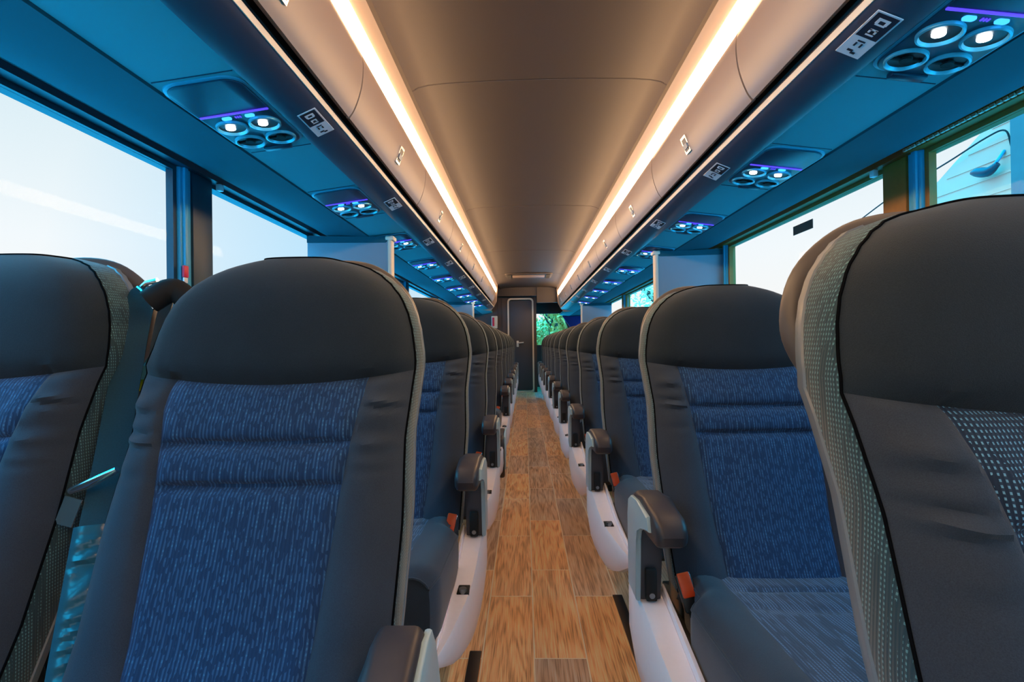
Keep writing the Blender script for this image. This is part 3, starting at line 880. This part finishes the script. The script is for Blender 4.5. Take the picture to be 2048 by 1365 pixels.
        prism(bm, pts, 'x', *X(-0.034, 0.026), bev=0.013, seg=4)
        me_obj('arm_pad', bm, 'armpad', arm)
        bm = bmesh.new(); bx(bm, -0.012, 0.012, -0.052, -0.034, 0.0, 0.07, 0.004)
        me_obj('pivot_slot', bm, 'blackmatte', arm)
        bm = bmesh.new(); tube(bm, [(0, -0.055, 0.014), (0, -0.03, 0.014)], 0.006, 12)
        me_obj('pivot_bolt', bm, 'steel', arm)
        # buckle
        bk = empty('buckle', (s * 0.214, -0.055, 0.45), parent=root); bk.rotation_euler = (math.radians(-25), math.radians(s * 12), 0)
        bm = bmesh.new(); bx(bm, -0.016, 0.016, -0.010, 0.010, -0.05, 0.022, 0.004); bx(bm, -0.010, 0.010, -0.003, 0.003, -0.12, -0.04)
        me_obj('buckle_body', bm, 'black', bk)
        bm = bmesh.new(); bx(bm, -0.013, 0.013, -0.0145, -0.006, -0.022, 0.026, 0.003)
        me_obj('buckle_button', bm, 'orange', bk)
        bm = bmesh.new(); bx(bm, 0.011, 0.014, -0.012, 0.012, 0.012, 0.025, 0.001)
        me_obj('buckle_slot', bm, 'chrome', bk)
    if aisle and s > 0:
        for ch in root.children:
            if ch.name.startswith(('armrest', 'side_shield', 'buckle')): ch.location.x -= 0.013
    return root

LX, RX, GAP = -0.485, 0.468, 0.53
PITCH = 0.84
rowsL = [0.68 + PITCH * i for i in range(11)]
rowsR = [0.31 + PITCH * i for i in range(12)]
for s, x0, rows, side in ((1, LX, rowsL, 'left'), (-1, RX, rowsR, 'right')):
    a_src = make_seat(s, True, 'insert')
    w_src = make_seat(s, False, 'insert')
    made = []
    for i, y in enumerate(rows):
        a = a_src if i == 0 else copy_tree(a_src)
        w = w_src if i == 0 else copy_tree(w_src)
        a.location = (x0 + (-0.007 if s < 0 and i == 0 else 0), y, 0); w.location = (x0 - s * GAP, y, 0)
        if s < 0: a.scale.z = 0.989
        else: w.scale.z = 1.014
        row = ('front row', 'second row', 'third row')[i] if i < 3 else ORD[i] + ' row'
        if i == len(rows) - 1: row = 'last row'
        tag(a, 'dark blue seat beside the aisle, %s side, %s' % (side, row), 'seat', 'aisle seats on the %s' % side)
        tag(w, 'dark blue seat next to the %s window, %s' % (side, row), 'seat', 'window seats on the %s' % side)
        if i == 0:
            front = (a, w)
        made.append(a)
    for i, ang in (((0, 24), (3, 95)) if side == 'left' else ()):
        for ch in made[i].children:
            if ch.name.startswith('armrest'): ch.rotation_euler = (math.radians(ang), 0, 0)
    if side == 'right':
        for ch in made[0].children:
            if ch.name.startswith('backrest'):
                for g in ch.children:
                    if g.name.startswith('centre_panel'):
                        g.data = g.data.copy(); g.data.materials[0] = MT['dotted']
    if side == 'left':
        # shoulder belt of the front window seat
        w = front[1]; wx = x0 - s * GAP; wy = rows[0]
        L = lambda x, y, z: (x - wx, y - wy, z)
        belt = empty('seat_belt', L(-0.795, 1.0, 1.04), parent=w)
        bo = Vector(belt.location)
        rel = lambda x, y, z: tuple(Vector(L(x, y, z)) - bo)
        bm = bmesh.new()
        ribbon(bm, spline([rel(-0.79, 1.02, 1.055), rel(-0.795, 0.985, 1.045), rel(-0.785, 0.95, 0.99), rel(-0.762, 0.885, 0.86), rel(-0.742, 0.83, 0.75), rel(-0.728, 0.785, 0.66), rel(-0.712, 0.735, 0.54), rel(-0.70, 0.70, 0.40)], 5), (0.93, 0.36, 0), 0.046, 0.002)
        me_obj('webbing', bm, 'belt', belt)
        bm = bmesh.new()
        ribbon(bm, spline([rel(-0.775, 1.03, 1.05), rel(-0.77, 1.0, 1.0), rel(-0.765, 0.97, 0.92), rel(-0.755, 0.93, 0.80), rel(-0.745, 0.88, 0.66)], 5), (0.90, -0.42, 0), 0.040, 0.002)
        me_obj('return_webbing', bm, 'belt', belt)
        bm = bmesh.new()
        tube(bm, [rel(-0.80, 0.975, 1.052), rel(-0.785, 0.965, 1.045), rel(-0.765, 0.955, 1.026), rel(-0.755, 0.955, 1.01)], 0.0035, 8)
        tube(bm, [rel(-0.815, 0.99, 1.045), rel(-0.79, 0.985, 1.062), rel(-0.77, 0.985, 1.066)], 0.005, 8)
        me_obj('belt_ring', bm, 'chrome', belt)
        # latch plate hanging on the webbing
        bm = bmesh.new()
        c = Vector(rel(-0.735, 0.80, 0.735))
        bar = [c + Vector((-0.036, -0.008, -0.012)), c + Vector((0.0, -0.014, 0.002)), c + Vector((0.036, -0.008, 0.020))]
        tube(bm, bar, [0.006, 0.0075, 0.005], 10)
        b2 = [c + Vector((-0.030, -0.010, -0.022)), c + Vector((-0.044, -0.014, -0.062))]
        ribbon(bm, b2, (0.9, 0.2, 0.1), 0.024, 0.003)
        me_obj('latch_plate', bm, 'chrome', belt)
        # vinyl sleeve with wrinkles
        bm = bmesh.new()
        P = [Vector(rel(-0.731, 0.785, 0.672)), Vector(rel(-0.697, 0.694, 0.478))]
        n1, n2 = 40, 8
        wd = Vector((0.93, 0.30, 0)); dd = (P[1] - P[0]).normalized(); wd = (wd - dd * wd.dot(dd)).normalized(); nn = dd.cross(wd)
        if nn.y > 0: nn = -nn
        F_, B_ = [], []
        for i in range(n1 + 1):
            t = i / n1; p = P[0].lerp(P[1], t); ra, rb = [], []
            for j in range(n2 + 1):
                u = j / n2 * 2 - 1
                h = 0.007 * (1 - u ** 4)
                h += 0.0028 * math.sin(t * 52 + 2.2 * u + 3 * math.sin(t * 9)) * (1 - u * u) * min(1, t * 8) * min(1, (1 - t) * 8)
                if abs(t - 0.26) < 0.02: h *= 0.35
                ra.append(bm.verts.new(p + wd * u * 0.0245 + nn * (0.002 + max(0.0005, h)))); rb.append(bm.verts.new(p + wd * u * 0.0245 - nn * 0.003))
            F_.append(ra); B_.append(rb)
        for i in range(n1):
            for j in range(n2):
                bm.faces.new((F_[i][j], F_[i][j + 1], F_[i + 1][j + 1], F_[i + 1][j])); bm.faces.new((B_[i][j], B_[i][j + 1], B_[i + 1][j + 1], B_[i + 1][j]))
            for j in (0, n2): bm.faces.new((F_[i][j], F_[i + 1][j], B_[i + 1][j], B_[i][j]))
        for i in (0, n1):
            for j in range(n2): bm.faces.new((F_[i][j], F_[i][j + 1], B_[i][j + 1], B_[i][j]))
        me_obj('belt_sleeve', bm, 'sleeve', belt)

# ------------------------------------------------------------------ partitions between bins and side walls
for s, ys in ((-1, (2.80, 7.3)), (1, (3.42, 7.9))):
    side = 'left' if s < 0 else 'right'
    for k, y in enumerate(ys):
        root = empty('partition_panel', (s * 0.80, y, 0.86), 'upright grey partition panel on the %s wall, %s, ending under the service panel' % (side, ('nearer of two', 'farther of two')[k]), 'partition', 'wall partitions')
        bm = bmesh.new(); xo = 1.235 - 0.80
        prism(bm, [(0, -0.56), (s * xo, -0.56), (s * xo, 0.69), (s * 0.14, 0.675), (0.0, 0.685)], 'y', 0, 0.05)
        me_obj('panel', bm, 'partition', root, smooth=False)
        bm = bmesh.new(); bx(bm, *sorted((-s * 0.022, 0)), -0.006, 0.056, -0.56, 0.67, 0.006)
        bx(bm, *sorted((-s * 0.035, s * 0.012)), -0.012, 0.062, 0.655, 0.68, 0.008)
        me_obj('edge_trim', bm, 'trimcream', root)
        bm = bmesh.new(); prism(bm, [(-s * 0.02, 0.68), (s * 0.10, 0.678), (s * xo, 0.685), (s * xo, 0.650), (s * 0.10, 0.645), (s * 0.01, 0.645)], 'y', -0.008, 0.058)
        me_obj('top_rail', bm, 'valance', root, smooth=False)
        # it stands on the floor behind the seats
        bm = bmesh.new(); bx(bm, *sorted((s * 0.30, s * xo)), 0.005, 0.045, -0.86, -0.56)
        me_obj('foot_panel', bm, 'wall', root, smooth=False)

# ------------------------------------------------------------------ small things
# ceiling hatch / vent slot near the rear
root = empty('ceiling_vent', (0, 8.2, 2.014), 'wide flat vent with two dark ends in the rear ceiling', 'vent')
bm = bmesh.new(); prism(bm, rrect(-0.36, 0.36, -0.30, 0.30, 0.06), 'z', -0.012, 0.0, 0.003)
me_obj('frame', bm, 'ceil', root)
bm = bmesh.new(); bx(bm, -0.25, 0.25, -0.12, 0.12, -0.016, -0.011)
me_obj('grille', bm, 'door', root)
for x in (-0.30, 0.30):
    bm = bmesh.new(); prism(bm, rrect(x - 0.03, x + 0.03, -0.22, 0.22, 0.025), 'z', -0.020, -0.011)
    me_obj('spot', bm, 'blackmatte', root)

# window catches: small bright catches where the shade box meets each pillar
for s in (-1, 1):
    bm = bmesh.new(); bx(bm, *sorted((s * 1.19, s * 1.209)), 1.915, 1.94, 1.535, 1.56, 0.004)
    o = me_obj('shade_bracket', bm, 'decal'); tag(o, 'tiny bright bracket above the %s window pillar' % ('left' if s < 0 else 'right'), 'bracket', 'window shade brackets')

root = empty('emergency_release', (-1.205, 1.745, 1.20), 'red emergency window release beside the left window pillar', 'handle')
bm = bmesh.new(); bx(bm, -0.006, 0.004, -0.024, 0.0, -0.012, 0.028, 0.003); me_obj('lever', bm, 'red', root)
bm = bmesh.new(); bx(bm, -0.004, 0.002, -0.022, -0.002, -0.03, -0.012, 0.002); me_obj('lever_tab', bm, 'decal', root)
bm = bmesh.new(); bx(bm, 0, 0.002, 1.56, 1.64, 0.82, 0.88)
o = me_obj('warning_label', bm, 'yellow', smooth=False); o.location = (-1.268, 0, 0); tag(o, 'yellow label low on the left wall, glimpsed between the two front seats', 'label')
bm = bmesh.new(); bx(bm, -0.003, 0.0, 2.40, 2.57, 1.455, 1.497)
o = me_obj('window_sticker', bm, 'brownlabel', smooth=False); o.location = (1.2375, 0, 0); tag(o, 'small dark rectangular sticker high on the right window', 'sticker')

root = empty('wall_phone', (-0.66, YR - 0.05, 1.38), 'small cream and red box on the rear wall at the end of the left seats', 'box')
bm = bmesh.new(); bx(bm, -0.06, 0.06, -0.04, 0.05, -0.12, 0.12, 0.01); me_obj('housing', bm, 'trimcream', root)
bm = bmesh.new(); bx(bm, -0.04, -0.0, -0.055, -0.038, -0.08, 0.09, 0.005); me_obj('handset', bm, 'red', root)
bm = bmesh.new(); prism(bm, [(0.74, 1.53), (1.2, 1.53), (1.2, 1.2), (0.98, 1.2)], 'y', 11.3, 11.36)
o = me_obj('rear_curtain', bm, 'navy'); tag(o, 'dark blue drawn curtain beside the rear window', 'curtain')

# shade chain along the top of the near right window
bm = bmesh.new()
for k in range(60):
    y = 0.62 + k * 0.019
    bx(bm, 1.180, 1.188, y, y + 0.011 + 0.004 * random.random(), 1.563, 1.571)
o = me_obj('shade_edging', bm, 'trimcream', smooth=False); tag(o, 'beaded edging of the rolled shade above the nearest right window', 'shade edging')

# ------------------------------------------------------------------ outside
ground = bmesh.new(); bx(ground, -60, 60, -60, 90, -1.7, -1.6)
me_obj('ground', ground, 'paving', smooth=False, kind='structure')
root = empty('shade_gable', (6.0, 6.0, -1.6), 'shaded part of a white wall, built as a light blue gable, near right window', 'building')
bm = bmesh.new(); prism(bm, [(-3.0, 0), (11.2, 0), (11.2, 0.5), (1.8, 4.7 + 0.15), (0.57, 5.4 + 0.15), (-3.0, 7.55)], 'x', 0, 4)  # sloping edge is the shade boundary on a white wall, cut as a gable
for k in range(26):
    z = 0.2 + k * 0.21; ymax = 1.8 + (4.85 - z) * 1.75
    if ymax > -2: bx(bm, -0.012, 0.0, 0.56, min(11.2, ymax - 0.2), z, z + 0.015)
me_obj('shaded_wall_face', bm, 'shaded_wall', root, smooth=False)
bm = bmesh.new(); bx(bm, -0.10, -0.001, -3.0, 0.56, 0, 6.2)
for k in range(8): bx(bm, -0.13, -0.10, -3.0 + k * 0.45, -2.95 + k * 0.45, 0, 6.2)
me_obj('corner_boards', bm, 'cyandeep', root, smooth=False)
bm = bmesh.new(); tube(bm, spline([(5.93, 9.6, 3.05), (5.9, 8.6, 3.26), (5.9, 7.5, 3.42), (5.9, 6.9, 3.52), (5.93, 6.66, 3.52), (5.95, 6.6, 3.3)], 6), 0.011, 6)
o = me_obj('power_cable', bm, 'blackmatte'); tag(o, 'thin dark cable running up to the corner of the shaded wall', 'cable')
root = empty('wall_lamp', (5.95, 6.75, 3.10), 'small teal outdoor lamp on the shaded outside wall', 'lamp')
bm = bmesh.new(); tube(bm, spline([(0.05, 0.0, 0.2), (-0.02, 0.0, 0.1), (-0.05, 0.05, 0.02)], 5), 0.02, 8); me_obj('bracket', bm, 'pillarblue', root)
bm = bmesh.new(); tube(bm, spline([(-0.05, -0.02, 0.03), (-0.07, 0.1, -0.03), (-0.07, 0.25, 0.01), (-0.07, 0.34, 0.03)], 5), [0.03 + 0.035 * math.sin(PI * k / 15) for k in range(16)], 10); me_obj('lamp_head', bm, 'framed', root)

def tree(x, y, h, r, mat, n, label, seed):
    rnd = random.Random(seed)
    root = empty('tree', (x, y, -1.6), label, 'tree', 'trees behind the bus')
    bm = bmesh.new(); q = spline([(0, 0, 0), (0.1, 0, h * 0.3), (-0.1, 0.1, h * 0.6), (0, 0, h * 0.9)], 4)
    tube(bm, q, [0.16 * (1 - 0.8 * k / (len(q) - 1)) for k in range(len(q))], 8)
    for k in range(12):
        a = rnd.random() * 2 * PI; z0 = h * (0.3 + 0.5 * rnd.random()); L = r * (0.5 + 0.4 * rnd.random())
        tube(bm, [(0, 0, z0), (L * 0.5 * math.cos(a), L * 0.5 * math.sin(a), z0 + L * 0.3), (L * math.cos(a), L * math.sin(a), z0 + L * 0.8)], [0.05, 0.035, 0.015], 5)
    me_obj('trunk', bm, 'bark', root)
    bm = bmesh.new()
    blobs = [(rnd.gauss(0, r * 0.5), rnd.gauss(0, r * 0.5), h * (0.3 + 0.65 * rnd.random()), r * (0.25 + 0.25 * rnd.random())) for _ in range(22)]
    for _ in range(n):
        bxx, by, bz, br = rnd.choice(blobs)
        d = Vector((rnd.gauss(0, 1), rnd.gauss(0, 1), rnd.gauss(0, 1))).normalized() * br * rnd.random() ** 0.4
        c = Vector((bxx, by, bz)) + d; sz = 0.07 + 0.06 * rnd.random()
        u = Vector((rnd.gauss(0, 1), rnd.gauss(0, 1), rnd.gauss(0, 1))).normalized(); w = u.orthogonal().normalized()
        vs = [bm.verts.new(c + u * sz), bm.verts.new(c + w * sz * 0.5), bm.verts.new(c - u * sz), bm.verts.new(c - w * sz * 0.5)]
        bm.faces.new(vs)
    me_obj('foliage', bm, mat, root, smooth=False)
tree(1.0, 19.0, 4.4, 1.7, 'leaf', 5200, 'yellow green tree seen through the rear window', 1)
tree(3.4, 31.0, 7.4, 1.9, 'leafpale', 3000, 'pale green tree beyond the right rear corner of the bus', 2)
tree(6.2, 25.0, 7.0, 2.0, 'leafpale', 2200, 'pale leafy tree seen through the rear right side windows', 3)
tree(-0.8, 26.0, 6.0, 1.8, 'leaf', 3500, 'green tree behind the yellow green one, outside the rear window', 4)
